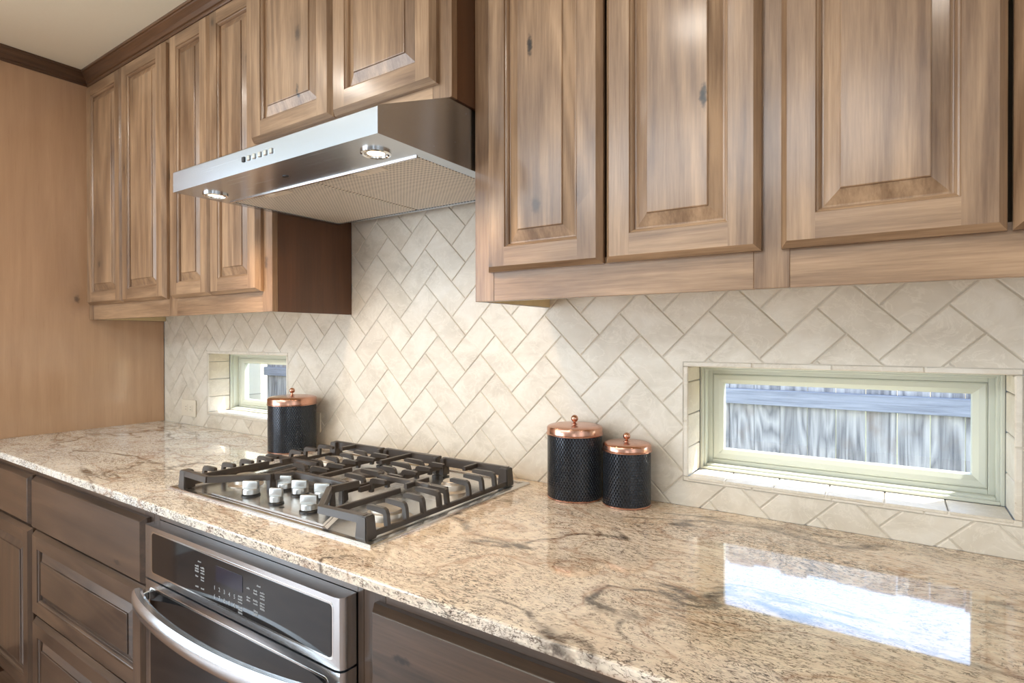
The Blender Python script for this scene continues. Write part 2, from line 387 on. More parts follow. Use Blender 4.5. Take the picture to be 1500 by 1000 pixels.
# crown moulding: profile swept along the tall cabinet and the upper cabinets
def crown():
    bm = B()
    path = [(0, -1.4), (0, -.3032), (XL, -.3032), (XL, -.3825), (XR, -.3825), (XR, -.3032), (3.9, -.3032)]
    prof = [(0, 2.388), (.004, 2.388), (.006, 2.392), (.006, 2.398), (.010, 2.400), (.012, 2.405), (.016, 2.412), (.024, 2.420), (.031, 2.426),
            (.033, 2.430), (.037, 2.431), (.038, 2.434), (.038, 2.4395), (0, 2.4395)]
    rings = []
    for i, p in enumerate(path):
        p = Vector(p)
        def nrm(a, b):
            d = (Vector(b) - Vector(a)).normalized(); return Vector((d.y, -d.x))
        if i == 0: m = nrm(path[0], path[1])
        elif i == len(path) - 1: m = nrm(path[-2], path[-1])
        else:
            a, b = nrm(path[i - 1], path[i]), nrm(path[i], path[i + 1])
            m = (a + b) / (1 + a.dot(b))
        rings.append([bm.verts.new((p.x + m.x * o, p.y + m.y * o, z)) for o, z in prof])
    for k, (a, b) in enumerate(zip(rings, rings[1:])):
        mi = 1 if k in (0, 2, 4) else 0
        for i in range(len(prof)):
            j = (i + 1) % len(prof); bm.faces.new((a[i], b[i], b[j], a[j])).material_index = mi
    bmesh.ops.recalc_face_normals(bm, faces=bm.faces[:])
    structure('trim_1', bm, [WCROWN, WCROWNY])
crown()

# ------------------------------------------------------------------ herringbone backsplash
def clip(poly, ax, val, keep_less):
    out = []
    for i in range(len(poly)):
        a, b = poly[i], poly[(i + 1) % len(poly)]
        da, db = (a[ax] - val), (b[ax] - val)
        if keep_less: da, db = -da, -db
        if da >= 0: out.append(a)
        if (da >= 0) != (db >= 0):
            t = da / (da - db); out.append(tuple(a[k] + t * (b[k] - a[k]) for k in range(3)))
    return out
def backsplash():
    bm = B(); lay = bm.faces.layers.float.new('tile_tone')
    W, A0, B0, G, BV_ = .0765, .81, .09, .0010, .0022
    bw = .0125
    rects = []
    def add_rect(x0, x1, z0, z1): rects.append((x0, x1, z0, z1))
    cols = [(.002, WIN[0][0] - bw), (WIN[0][0] - bw, WIN[0][1] + bw), (WIN[0][1] + bw, XL), (XL, XR), (XR, WIN[1][0] - bw), (WIN[1][0] - bw, WIN[1][1] + bw), (WIN[1][1] + bw, 3.9)]
    for i, (a, b) in enumerate(cols):
        top = 1.75 if i == 3 else 1.44
        if i in (1, 5):
            add_rect(a, b, .9155, .984 - bw); add_rect(a, b, 1.2385 + bw, top)
        else: add_rect(a, b, .9155, top)
    r2 = 2 ** .5
    def toxz(a, b):
        a *= W; b *= W
        return ((a + b) / r2, (b - a) / r2)
    def emit(poly, tone):
        for (x0, x1, z0, z1) in rects:
            p = clip(poly, 0, x0, False)
            if len(p) > 2: p = clip(p, 0, x1, True)
            if len(p) > 2: p = clip(p, 2, z0, False)
            if len(p) > 2: p = clip(p, 2, z1, True)
            if len(p) < 3: continue
            try:
                f = bm.faces.new([bm.verts.new(q) for q in p])
                if f.calc_area() < 1e-9: bm.faces.remove(f); continue
                f.normal_update()
                if f.normal.y > 0: f.normal_flip()
                f[lay] = tone
            except ValueError: pass
    def ring(a0, a1, b0, b1, ins, y):
        i = ins / W
        return [(*[toxz(a, b)[0]], y, toxz(a, b)[1]) for a, b in ((a0 + i, b0 + i), (a1 - i, b0 + i), (a1 - i, b1 - i), (a0 + i, b1 - i))]
    for i in range(-30, 45):
        for j in range(0, 72):
            s = (i + j) % 4
            if s == 2: a1, b1 = 2, 1
            elif s == 0: a1, b1 = 1, 2
            else: continue
            aa, bb = i + A0, j + B0
            x, z = toxz(aa + a1 / 2, bb + b1 / 2)
            if not (-.2 < x < 4.1 and .8 < z < 1.9): continue
            tone = random.random() ** 1.5; dy = random.uniform(-.0006, .0004)
            R0 = ring(aa, aa + a1, bb, bb + b1, G, .0035); R1 = ring(aa, aa + a1, bb, bb + b1, G + .0004, .0012 + dy); R2 = ring(aa, aa + a1, bb, bb + b1, G + BV_, dy)
            emit(R2, tone)
            for u, v_ in ((R0, R1), (R1, R2)):
                for k in range(4):
                    emit([u[k], u[(k + 1) % 4], v_[(k + 1) % 4], v_[k]], tone)
    def tbox(x0, x1, y0, y1, z0, z1):
        n0 = len(bm.faces); tn = random.random() ** 1.5
        box(bm, x0, x1, y0, y1, z0, z1, .0018)
        bm.faces.ensure_lookup_table()
        for f in bm.faces[n0:]: f[lay] = tn
    for (wx0, wx1, wz0, wz1) in WIN:
        # thin border strips round the opening, then tiles lining the reveal
        for z0, z1 in ((wz0 - bw + .001, wz0 - .0005), (wz1 + .0005, wz1 + bw - .001)):
            x = wx0 - bw
            while x < wx1 + bw - .01:
                xe = min(x + .152, wx1 + bw); tbox(x + .0008, xe - .0008, -.0008, .006, z0, z1); x = xe
        for x0, x1 in ((wx0 - bw + .001, wx0 - .0005), (wx1 + .0005, wx1 + bw - .001)):
            tbox(x0, x1, -.0008, .006, wz0, (wz0 + wz1) / 2); tbox(x0, x1, -.0008, .006, (wz0 + wz1) / 2 + .001, wz1)
        x = wx0 - .02
        while x < wx1:
            a, b = max(x + .0008, wx0), min(x + .0992, wx1)
            if b > a:
                tbox(a, b, -.002, .0955, wz0 - .0065, wz0); tbox(a, b, .002, .0955, wz1, wz1 + .0065)
            x += .1
        z = wz0
        for h in (.066, .0765, .0765, .036):
            z1 = min(z + h, wz1)
            tbox(wx0 - .0065, wx0, .002, .0955, z + .0008, z1 - .0008); tbox(wx1, wx1 + .0065, .002, .0955, z + .0008, z1 - .0008); z = z1
    # grout bed behind the tiles
    for (wx0, wx1, wz0, wz1) in WIN:
        for a, b, c_, d in ((wx0 - bw, wx1 + bw, wz0 - bw, wz0 - .001), (wx0 - bw, wx1 + bw, wz1 + .001, wz1 + bw), (wx0 - bw, wx0 - .001, wz0, wz1), (wx1 + .001, wx1 + bw, wz0, wz1)):
            quad(bm, [(a, .001, c_), (b, .001, c_), (b, .001, d), (a, .001, d)], 1)
    for (x0, x1, z0, z1) in rects:
        f = quad(bm, [(x0, .0022, z0), (x1, .0022, z0), (x1, .0022, z1), (x0, .0022, z1)], 1)
    return structure('trim_2', bm, [TILE, GROUT])
backsplash()

# ------------------------------------------------------------------ windows
def window(idx, x0, x1, z0, z1):
    bm = B()
    def ringbox(a, b, ya, yb, c, d, wdt, mi=0, bev=.0012):
        box(bm, a, a + wdt, ya, yb, c, d, bev, mi); box(bm, b - wdt, b, ya, yb, c, d, bev, mi)
        box(bm, a + wdt, b - wdt, ya, yb, c, c + wdt, bev, mi); box(bm, a + wdt, b - wdt, ya, yb, d - wdt, d, bev, mi)
    ringbox(x0, x1, .0962, .1062, z0, z1, .007)
    ringbox(x0, x1, .1062, .175, z0, z1, .012)
    ringbox(x0 + .011, x1 - .011, .130, .175, z0 + .011, z1 - .011, .011)
    fr = structure('window_%d' % idx, bm, VINYL)
    # sash: mitred frame sloping to the glass
    bm = B()
    def rect(ins, y, ix=None): return [(x0 + ins, y, z0 + ins), (x1 - ins, y, z0 + ins), (x1 - ins, y, z1 - ins), (x0 + ins, y, z1 - ins)]
    prof = [(.0228, .150), (.0228, .1315), (.026, .1300), (.036, .1325), (.0455, .1395), (.0465, .1440), (.0465, .158)]
    rings = [[bm.verts.new(p) for p in rect(i, y)] for i, y in prof]
    for a, b in zip(rings, rings[1:]):
        for k in range(4):
            j = (k + 1) % 4; bm.faces.new((a[k], a[j], b[j], b[k]))
    a, b = rings[-1], rings[0]
    for k in range(4): bm.faces.new((a[k], a[(k + 1) % 4], b[(k + 1) % 4], b[k]))
    bmesh.ops.recalc_face_normals(bm, faces=bm.faces[:])
    obj('sash', bm, VINYL, fr)
    bm = B(); box(bm, x0 + .046, x1 - .046, .146, .150, z0 + .046, z1 - .046); obj('glass', bm, WGLASS, fr)
window(1, *WIN[0]); window(2, *WIN[1])

# ------------------------------------------------------------------ outside
ft = thing('board_fence', 'weathered grey board fence with one level rail, seen through both windows', 'fence', (1.5, 2.2, -.06))
x = -2.66; k = 0
while x < 5.6:
    wdt = .134 + random.uniform(-.004, .004); bm = B()
    dz = random.uniform(-.012, .012)
    box(bm, x + .0015, x + .1385 + 0 * wdt, 2.24, 2.258, -.06, 1.87 + dz, .002)
    obj('picket', bm, FENCE, ft); x += .139
n = N('fence_rail_wood'); v = n.map(n.obj(), (3, 60, 60)); g1 = n.noise(v, 1, 5, .65, .6)
RAIL = n.pbr(color=n.ramp(g1, [(.30, srgb(98, 102, 116)), (.55, srgb(128, 132, 146)), (.75, srgb(146, 148, 160))]), rough=.85, normal=n.bump(g1, .3, .002))
for z in (.22, .917, 1.62):
    bm = B(); box(bm, -2.66, 5.6, 2.2, 2.24, z, z + .088, .003); obj('rail', bm, RAIL, ft)
bm = B(); box(bm, -3.1, -2.70, .21, 2.3, -.06, 3.2); structure('wall_outside', bm, LIME)

# ------------------------------------------------------------------ cabinets
def door_mesh(bmF, bmP, x0, x1, z0, z1, yb, th=.022, st=.050, raised=True, panel_mi=0, ob=.010):
    """door or drawer front facing -y. bmF gets the frame (mat 0 upright grain, 1 level grain), bmP the raised centre panel"""
    def R(ins, y): return [(x0 + ins, y, z0 + ins), (x1 - ins, y, z0 + ins), (x1 - ins, y, z1 - ins), (x0 + ins, y, z1 - ins)]
    yf = yb - th
    def loft(bm, prof, mis=(1, 0, 1, 0), cap=None):
        rings = [[bm.verts.new(p) for p in R(i, y)] for i, y in prof]
        for a, b in zip(rings, rings[1:]):
            for k in range(4):
                j = (k + 1) % 4; bm.faces.new((a[k], a[j], b[j], b[k])).material_index = mis[k]
        if cap is not None: bm.faces.new(rings[-1]).material_index = cap
    if not raised:
        loft(bmF, [(0, yb), (0, yb - .009), (ob * .85, yf + .0012), (ob, yf)], (1, 1, 1, 1), cap=1)
        quad(bmF, R(0, yb)[::-1], 1); return
    loft(bmF, [(0, yb), (0, yb - .009), (ob * .9, yf + .0012), (ob, yf)])
    s = st
    # stiles run the full height, rails sit between them
    for xa, xb in ((x0 + ob, x0 + s), (x1 - s, x1 - ob)):
        quad(bmF, [(xa, yf, z0 + ob), (xb, yf, z0 + ob), (xb, yf, z1 - ob), (xa, yf, z1 - ob)], 0)
    for za, zb in ((z0 + ob, z0 + s), (z1 - s, z1 - ob)):
        quad(bmF, [(x0 + s, yf, za), (x1 - s, yf, za), (x1 - s, yf, zb), (x0 + s, yf, zb)], 1)
    loft(bmF, [(s, yf), (s + .0015, yf + .0035), (s + .004, yf + .0045), (s + .0065, yf + .0075), (s + .0075, yf + .0125), (s + .010, yf + .013)])
    quad(bmF, R(0, yb)[::-1], 0)
    p = s + .0078
    loft(bmP, [(p, yf + .0145), (p, yf + .0128), (p + .003, yf + .0125), (p + .025, yf + .0036), (p + .0256, yf + .0008), (p + .027, yf)], (panel_mi,) * 4, cap=panel_mi)
def door(parent, name, x0, x1, z0, z1, yb, mats=(None, None), raised=True, st=.050, panel_mi=0, check=None, label=None, ob=.010):
    bmF, bmP = B(), B()
    door_mesh(bmF, bmP, x0, x1, z0, z1, yb, raised=raised, st=st, panel_mi=panel_mi, ob=ob)
    d = obj(name, bmF, list(mats), parent, label=label, check=None if raised else check)
    if raised:
        obj('center_panel', bmP, list(mats), d, check=check)
    else: bmP.free()
    return d
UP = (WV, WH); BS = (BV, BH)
ZB, ZT = 1.3866, 2.4395

def face_frame(parent, x0, x1, z0, z1, y0, y1, stiles, rails, mats):
    """stiles: list of (xa,xb); rails: list of (za,zb). front at y0"""
    bm = B()
    for a, b in stiles: box(bm, a, b, y0, y1, z0, z1, .0008, 0)
    st = sorted(stiles)
    for (a0, a1), (b0, b1) in zip(st, st[1:]):
        for za, zb in rails: box(bm, a1 + .0002, b0 - .0002, y0 + .0002, y1, za, zb, .0006, 1)
    return obj('face_frame', bm, list(mats), parent)
def upper_body(parent, x0, x1, z0, z1, yf, recess=.045):
    bm = B()
    box(bm, x0, x0 + .016, yf, -.001, z0, z1); box(bm, x1 - .016, x1, yf, -.001, z0, z1)
    box(bm, x0 + .016, x1 - .016, yf, -.001, z1 - .018, z1)
    box(bm, x0 + .016, x1 - .016, yf, -.001, z0 + recess, z0 + recess + .016, 0, 1)
    box(bm, x0 + .016, x1 - .016, -.008, -.001, z0 + recess + .016, z1 - .018, 0, 1)
    # pale lining on the inside of the two ends, below the shelf
    if recess > .02:
        box(bm, x0 + .016, x0 + .0172, yf, -.001, z0 + .0006, z0 + recess, 0, 1); box(bm, x1 - .0172, x1 - .016, yf, -.001, z0 + .0006, z0 + recess, 0, 1)
    return obj('cabinet_body', bm, [WSIDE, MAPLE], parent)

# left upper cabinet, four doors
YF, YK = -.3027, -.2837
t = thing('upper_cabinet', 'wooden upper cabinet with four narrow raised panel doors left of the range hood', 'cabinet', (XL / 2, 0, ZB))
upper_body(t, .0015, XL - .001, ZB, ZT, YK + .0006)
face_frame(t, .0015, XL, ZB, ZT, YF, YK, [(.0015, .045), (.700, .760), (XL - .05, XL)], [(ZB, ZB + .075), (2.36, ZT)], UP)
for a, b in ((.034, .364), (.368, .706), (.752, 1.0115), (1.0155, 1.2885)):
    door(t, 'door', a, b, 1.449, 2.374, YF - .0006, UP)
# cabinet over the hood, deeper than its neighbours
t = thing('upper_cabinet', 'short deep wooden cabinet with two raised panel doors directly above the steel range hood', 'cabinet', ((XL + XR) / 2, 0, 1.8205))
upper_body(t, XL + .001, XR - .001, 1.8205, ZT, -.363, .012)
face_frame(t, XL + .001, XR - .001, 1.8205, ZT, -.3822, -.3634, [(XL + .001, XL + .055), (1.702, 1.762), (XR - .055, XR - .001)], [(1.8205, 1.88), (2.36, ZT)], UP)
door(t, 'door', 1.3835, 1.7285, 1.8555, 2.374, -.3828, UP, check=(1.60, -.40, 1.95)); door(t, 'door', 1.7325, 2.0665, 1.8555, 2.374, -.3828, UP)
# right upper cabinet
t = thing('upper_cabinet', 'large wooden upper cabinet with wide raised panel doors above the long window', 'cabinet', (3.0, 0, ZB))
upper_body(t, XR + .001, 3.9, ZB, ZT, YK + .0006)
face_frame(t, XR, 3.9, ZB, ZT, YF, YK, [(XR, XR + .052), (2.690, 2.745), (3.29, 3.345), (3.85, 3.9)], [(ZB, ZB + .075), (2.36, ZT)], UP)
for (a, b), ck in zip(((2.1470, 2.4205), (2.4280, 2.7035), (2.7335, 3.0115), (3.0175, 3.2955), (3.335, 3.60), (3.604, 3.87)),
                      ((2.262, -.325, 1.908), (2.613, -.325, 1.722), (2.936, -.325, 1.817), None, None, None)):
    door(t, 'door', a, b, 1.449, 2.374, YF - .0006, UP, check=ck)

# tall cabinet whose broad side closes the run on the left
t = thing('tall_cabinet', 'tall cabinet whose flat tan wooden side closes the counter at left', 'cabinet', (-.33, 0, 0))
bm = B(); box(bm, -.66, -.001, -1.4, .0, .09, ZT, .001); obj('cabinet_body', bm, WPANEL, t, check=(-.001, -.62, 1.72))
bm = B(); box(bm, -.64, -.02, -1.33, .0, 0, .09); obj('toe_kick', bm, WSIDE, t)
for a, b in ((.12, 1.30), (1.31, 2.36)):
    # doors face the room, out of the photograph
    bm = B(); box(bm, -.64, -.02, -1.422, -1.4005, a, b, .003); obj('door', bm, [WV], t)

# base cabinets ----------------------------------------------------------------
BF, BK, BT = -.644, -.625, .8945
def base_body(parent, x0, x1, hollow=False, z0=.10):
    bm = B()
    box(bm, x0, x0 + .016, BK, -.001, z0, BT); box(bm, x1 - .016, x1, BK, -.001, z0, BT)
    box(bm, x0 + .016, x1 - .016, BK, -.001, z0, z0 + .016)
    box(bm, x0 + .016, x1 - .016, -.010, -.001, z0 + .016, BT)
    obj('cabinet_body', bm, WSIDE, parent)
    bm = B(); box(bm, x0, x1, -.57, -.55, 0, z0); obj('toe_kick', bm, WSIDE, parent)
t = thing('base_cabinet', 'dark stained base cabinet with one drawer above a tall door, at the far left end', 'cabinet', (.28, -.3, 0))
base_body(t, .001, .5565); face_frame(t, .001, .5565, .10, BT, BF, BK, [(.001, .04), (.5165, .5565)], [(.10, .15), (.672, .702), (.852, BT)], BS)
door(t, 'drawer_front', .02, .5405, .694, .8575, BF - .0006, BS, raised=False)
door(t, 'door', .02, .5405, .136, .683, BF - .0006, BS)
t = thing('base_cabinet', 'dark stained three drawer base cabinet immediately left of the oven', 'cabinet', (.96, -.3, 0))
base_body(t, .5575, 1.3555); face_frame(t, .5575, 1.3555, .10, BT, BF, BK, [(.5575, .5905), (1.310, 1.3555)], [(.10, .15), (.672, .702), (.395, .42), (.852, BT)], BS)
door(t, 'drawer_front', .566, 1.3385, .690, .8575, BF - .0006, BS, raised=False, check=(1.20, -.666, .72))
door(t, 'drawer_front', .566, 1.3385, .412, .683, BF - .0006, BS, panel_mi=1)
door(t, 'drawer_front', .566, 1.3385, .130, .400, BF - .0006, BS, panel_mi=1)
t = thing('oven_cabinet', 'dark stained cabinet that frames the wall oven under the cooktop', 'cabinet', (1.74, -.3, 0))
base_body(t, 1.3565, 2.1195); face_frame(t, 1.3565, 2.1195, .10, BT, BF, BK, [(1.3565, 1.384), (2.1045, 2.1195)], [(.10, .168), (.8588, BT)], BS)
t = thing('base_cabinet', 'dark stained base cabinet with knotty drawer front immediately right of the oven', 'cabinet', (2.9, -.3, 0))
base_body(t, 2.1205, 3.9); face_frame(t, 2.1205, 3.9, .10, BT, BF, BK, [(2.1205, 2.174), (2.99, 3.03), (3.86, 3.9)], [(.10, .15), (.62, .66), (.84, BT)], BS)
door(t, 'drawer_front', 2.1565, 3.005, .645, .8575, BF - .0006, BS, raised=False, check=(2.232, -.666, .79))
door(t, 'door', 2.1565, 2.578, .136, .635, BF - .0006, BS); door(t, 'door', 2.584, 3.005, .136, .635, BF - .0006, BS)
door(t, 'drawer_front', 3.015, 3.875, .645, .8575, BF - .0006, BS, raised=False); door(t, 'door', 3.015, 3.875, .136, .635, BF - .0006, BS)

# ------------------------------------------------------------------ granite worktop with a hole for the cooktop
bm = B()
prof = [(-.684, .8950), (-.684, .9105), (-.6828, .9132), (-.680, .9148), (-.676, .9150)]
cx0, cx1, cy0, cy1 = 1.345, 2.057, -.570, -.060
xe0, xe1 = .0015, 3.9
pv = [[bm.verts.new((x, y, z)) for y, z in prof] for x in (xe0, xe1)]
for i in range(len(prof) - 1): bm.faces.new((pv[0][i], pv[1][i], pv[1][i + 1], pv[0][i + 1]))
for x, fl in ((xe0, 1), (xe1, 0)):
    vs = [bm.verts.new((x, y, z)) for y, z in prof] + [bm.verts.new((x, .0, .915)), bm.verts.new((x, .0, .895))]
    bm.faces.new(vs if fl else vs[::-1])
for z, yy in ((.915, -.676), (.895, -.684)):
    for (a, b, c_, d) in ((xe0, cx0, yy, 0), (cx1, xe1, yy, 0), (cx0, cx1, yy, cy0), (cx0, cx1, cy1, 0)):
        f = quad(bm, [(a, c_, z), (b, c_, z), (b, d, z), (a, d, z)])
        if z < .9: f.normal_flip()
ring = [(cx0, cy0), (cx1, cy0), (cx1, cy1), (cx0, cy1)]
for i in range(4):
    p, q = ring[i], ring[(i + 1) % 4]
    quad(bm, [(p[0], p[1], .895), (p[0], p[1], .915), (q[0], q[1], .915), (q[0], q[1], .895)])
quad(bm, [(xe0, 0, .895), (xe1, 0, .895), (xe1, 0, .915), (xe0, 0, .915)])
wt = obj('granite_worktop', bm, GRANITE)
wt['label'] = 'long polished cream and brown granite worktop running along the tiled wall'; wt['category'] = 'worktop'

# ------------------------------------------------------------------ range hood
HX0, HX1 = XL + .006, XR - .006
HY, HZ = -.5877, 1.6826
t = thing('range_hood', 'stainless steel under cabinet range hood with two lit lamps above the cooktop', 'range hood', ((HX0 + HX1) / 2, -.02, HZ))
bm = B()
fy0, fy1, fx0, fx1 = -.447, -.078, HX0 + .024, HX1 - .034
# outer shell
sidep = [(HY, HZ), (HY, 1.7325), (HY + .004, 1.7365), (-.384, 1.8195), (-.004, 1.8195), (-.004, 1.775), (-.066, HZ)]
for x, fl in ((HX0, 0), (HX1, 1)):
    vs = [bm.verts.new((x, y, z)) for y, z in sidep]; f = bm.faces.new(vs if not fl else vs[::-1])
for i in range(len(sidep) - 1):
    (ya_, za_), (yb_, zb_) = sidep[i], sidep[i + 1]
    quad(bm, [(HX0, ya_, za_), (HX1, ya_, za_), (HX1, yb_, zb_), (HX0, yb_, zb_)])
# underside: front strip, side strips, back strip, recess walls
for a, b, c_, d in ((HX0, HX1, HY, fy0), (HX0, fx0, fy0, fy1), (fx1, HX1, fy0, fy1), (HX0, HX1, fy1, -.066)):
    quad(bm, [(a, c_, HZ), (a, d, HZ), (b, d, HZ), (b, c_, HZ)])
rr = [(fx0, fy0), (fx1, fy0), (fx1, fy1), (fx0, fy1)]
for i in range(4):
    p, q = rr[i], rr[(i + 1) % 4]; quad(bm, [(*p, HZ), (*q, HZ), (*q, HZ + .02), (*p, HZ + .02)])
quad(bm, [(*p, HZ + .02) for p in rr])
bmesh.ops.remove_doubles(bm, verts=bm.verts, dist=1e-5); bmesh.ops.recalc_face_normals(bm, faces=bm.faces[:])
obj('hood_body', bm, STEELH, t)
# bright folded lip in front of the filters
bm = B(); box(bm, fx0 - .001, fx1 + .001, fy0 - .003, fy0 + .002, HZ - .0035, HZ + .004, .001); obj('filter_lip', bm, STEELP, t)
mid = (fx0 + fx1) / 2 + .003
for a, b in ((fx0 + .002, mid - .003), (mid + .003, fx1 - .006)):
    bm = B(); box(bm, a, b, fy0 + .004, fy1 - .003, HZ + .0015, HZ + .012, .0015); f = obj('grease_filter', bm, FILTER, t)
    bm = B(); cxm = (a + b) / 2 + .01
    box(bm, cxm - .045, cxm + .045, fy0 + .004, fy0 + .034, HZ - .0005, HZ + .004, .001)
    box(bm, cxm - .028, cxm - .002, fy0 + .012, fy0 + .020, HZ - .0025, HZ, .0008)
    obj('pull_tab', bm, FTAB, f)
for lx, ly in ((HX0 + .068, -.514), (HX1 - .085, -.514)):
    bm = B()
    lathe(bm, (lx, ly, HZ), [(.031, 0), (.031, -.004), (.027, -.006), (.0235, -.0045), (.0225, -.001), (.0225, .0)], 40)
    bmesh.ops.recalc_face_normals(bm, faces=bm.faces[:])
    l = obj('lamp_ring', bm, STEELP, t, smooth=True)
    bm = B(); lathe(bm, (lx, ly, HZ), [(.0222, -.0008), (.0205, -.0022), (.018, -.0026)], 40); obj('reflector', bm, LAMPG, l, smooth=True)
    bm = B(); lathe(bm, (lx, ly, HZ), [(.018, -.0026), (.010, -.0034), (0, -.0038)], 40); obj('bulb', bm, GLOW, l, smooth=True)
    lamp('hood_lamp_light', 'SPOT', (lx, ly, HZ - .008), (0, .16, -1), 8.5, (1, .73, .47), spot_size=math.radians(140), spot_blend=.8, shadow_soft_size=.02)
for i in range(6):
    bm = B(); x = 1.6557 + i * .0212
    box(bm, x, x + .0105, HY - .0028, HY, 1.7045, 1.7165, .0012)
    obj('push_button', bm, BPLASTIC if i == 0 else STEELP, t, label='small black push button at left end of the row' if i == 0 else None)
bm = B(); lathe(bm, (1.709, -.514, HZ), [(.010, 0), (.010, -.0012), (0, -.0012)], 20)
bmesh.ops.scale(bm, vec=(1, .55, 1), verts=bm.verts, space=Matrix.Translation((-1.709, .514, -HZ))); obj('badge', bm, BPLASTIC, t)

# ------------------------------------------------------------------ gas cooktop
t = thing('gas_cooktop', 'stainless steel gas cooktop with black cast iron grates set into the granite', 'cooktop', (1.701, -.315, .915))
GX0, GX1, GY0, GY1 = 1.321, 2.081, -.594, -.037
bm = B()
def rring(i, z): return [(GX0 + i, GY0 + i, z), (GX1 - i, GY0 + i, z), (GX1 - i, GY1 - i, z), (GX0 + i, GY1 - i, z)]
lv = [(0.0, .9153), (0, .9185), (.002, .9210), (.010, .9222), (.014, .9215), (.018, .9180)]
rings = [[bm.verts.new(p) for p in rring(i, z)] for i, z in lv]
for a, b in zip(rings, rings[1:]):
    for k in range(4): bm.faces.new((a[k], a[(k + 1) % 4], b[(k + 1) % 4], b[k]))
bm.faces.new(rings[-1]); bm.faces.new(rings[0][::-1])
bmesh.ops.recalc_face_normals(bm, faces=bm.faces[:])
obj('steel_plate', bm, STEELTOP, t)
# raised knob field with sloping sides
bm = B()
bot = [(1.470, -.574), (1.932, -.574), (1.836, -.424), (1.566, -.424)]; top = [(1.482, -.574), (1.920, -.574), (1.826, -.432), (1.576, -.432)]
A = [bm.verts.new((*p, .9182)) for p in bot]; T_ = [bm.verts.new((*p, .9240)) for p in top]
bm.faces.new(T_); bm.faces.new(A[::-1])
for k in range(4): bm.faces.new((A[k], A[(k + 1) % 4], T_[(k + 1) % 4], T_[k]))
bmesh.ops.recalc_face_normals(bm, faces=bm.faces[:])
bmesh.ops.bevel(bm, geom=[e for e in bm.edges if all(v.co.z > .923 for v in e.verts)], offset=.003, segments=3, affect='EDGES')
kf = obj('knob_field', bm, STEELTOP, t)
bm = B(); lathe(bm, (1.741, -.548, .924), [(.006, 0), (.006, .0004), (0, .0004)], 20); obj('printed_mark', bm, BPLASTIC, kf)
def knob(x, y, ang, s=1.0):
    z0 = .924
    bm = B(); lathe(bm, (x, y, z0), [(.0215 * s, 0), (.0215 * s, .0025), (.017 * s, .006), (.0, .006)], 32)
    bmesh.ops.recalc_face_normals(bm, faces=bm.faces[:])
    k = obj('knob', bm, BPLASTIC, t, smooth=True)
    bm = B()
    lathe(bm, (0, 0, 0), [(.0, .006), (.0195 * s, .006), (.0195 * s, .016), (.0180 * s, .0185), (0, .0185)], 36)
    # grip: a wedge ridge across the top
    prism(bm, [(-.0072 * s, .017), (.0072 * s, .017), (.0050 * s, .036), (-.0050 * s, .036)], 'x', -.0188 * s, .0188 * s, 0, .0012)
    bmesh.ops.recalc_face_normals(bm, faces=bm.faces[:])
    bmesh.ops.transform(bm, matrix=Matrix.Translation((x, y, z0)) @ Matrix.Rotation(ang, 4, 'Z'), verts=bm.verts)
    obj('knob_cap', bm, STEELK, k, smooth=True)
for x, y, a, s in ((1.590, -.530, .15, 1), (1.702, -.536, .15, .8), (1.815, -.530, .15, 1), (1.612, -.452, .15, 1), (1.684, -.460, .15, 1), (1.757, -.450, .15, 1)):
    knob(x, y, a + .35, s)
# burners
BURN_POS = [(1.985, -.462, .040), (1.955, -.205, .030), (1.455, -.462, .030), (1.475, -.205, .040), (1.702, -.260, .050)]
for x, y, r in BURN_POS:
    bm = B()
    lathe(bm, (x, y, .918), [(r * 1.45, 0), (r * 1.45, .002), (r * 1.05, .005), (r * 1.02, .016), (r * .98, .019), (r * .3, .019), (0, .019)], 44)
    bmesh.ops.recalc_face_normals(bm, faces=bm.faces[:])
    b = obj('burner', bm, BURN, t, smooth=True)
    bm = B(); lathe(bm, (x, y, .937), [(r * .86, 0), (r * .88, .002), (r * .86, .006), (r * .80, .0075), (0, .0082)], 44)
    bmesh.ops.recalc_face_normals(bm, faces=bm.faces[:])
    obj('burner_cap', bm, IRON if r > .045 else BURN, b, smooth=True)
# grates
ZG, ZF = .9665, .9195
def bar(bm, x0, y0, x1, y1, wd=.0085, z0=.9555, z1=ZG, tap=.0012):
    d = Vector((x1 - x0, y1 - y0, 0)); L = d.length; d.normalize(); s = Vector((-d.y, d.x, 0))
    P0, P1 = Vector((x0, y0, 0)), Vector((x1, y1, 0))
    sec = [(-wd / 2 - tap, z0), (wd / 2 + tap, z0), (wd / 2, z1 - .0015), (wd / 2 - .0015, z1), (-wd / 2 + .0015, z1), (-wd / 2, z1 - .0015)]
    A_ = [bm.verts.new(P0 + s * a + Vector((0, 0, z))) for a, z in sec]; C_ = [bm.verts.new(P1 + s * a + Vector((0, 0, z))) for a, z in sec]
    fs = [bm.faces.new(A_), bm.faces.new(C_[::-1])] + [bm.faces.new((A_[i], C_[i], C_[(i + 1) % 6], A_[(i + 1) % 6])) for i in range(6)]
    bmesh.ops.recalc_face_normals(bm, faces=fs)
def finger(bm, xe, xi, y, wd=.0085):
    """arched finger: foot at xe on the side rail, rising and running in to xi"""
    s = 1 if xi > xe else -1
    pr = [(xe, .931), (xe + s * .003, .955), (xe + s * .007, .9635), (xe + s * .014, ZG), (xi - s * .006, ZG), (xi, ZG - .002), (xi, ZG - .0095), (xe + s * .017, ZG - .0125), (xe + s * .0135, .953), (xe + s * .011, .931)]
    prism(bm, pr, 'y', y - wd / 2, y + wd / 2)
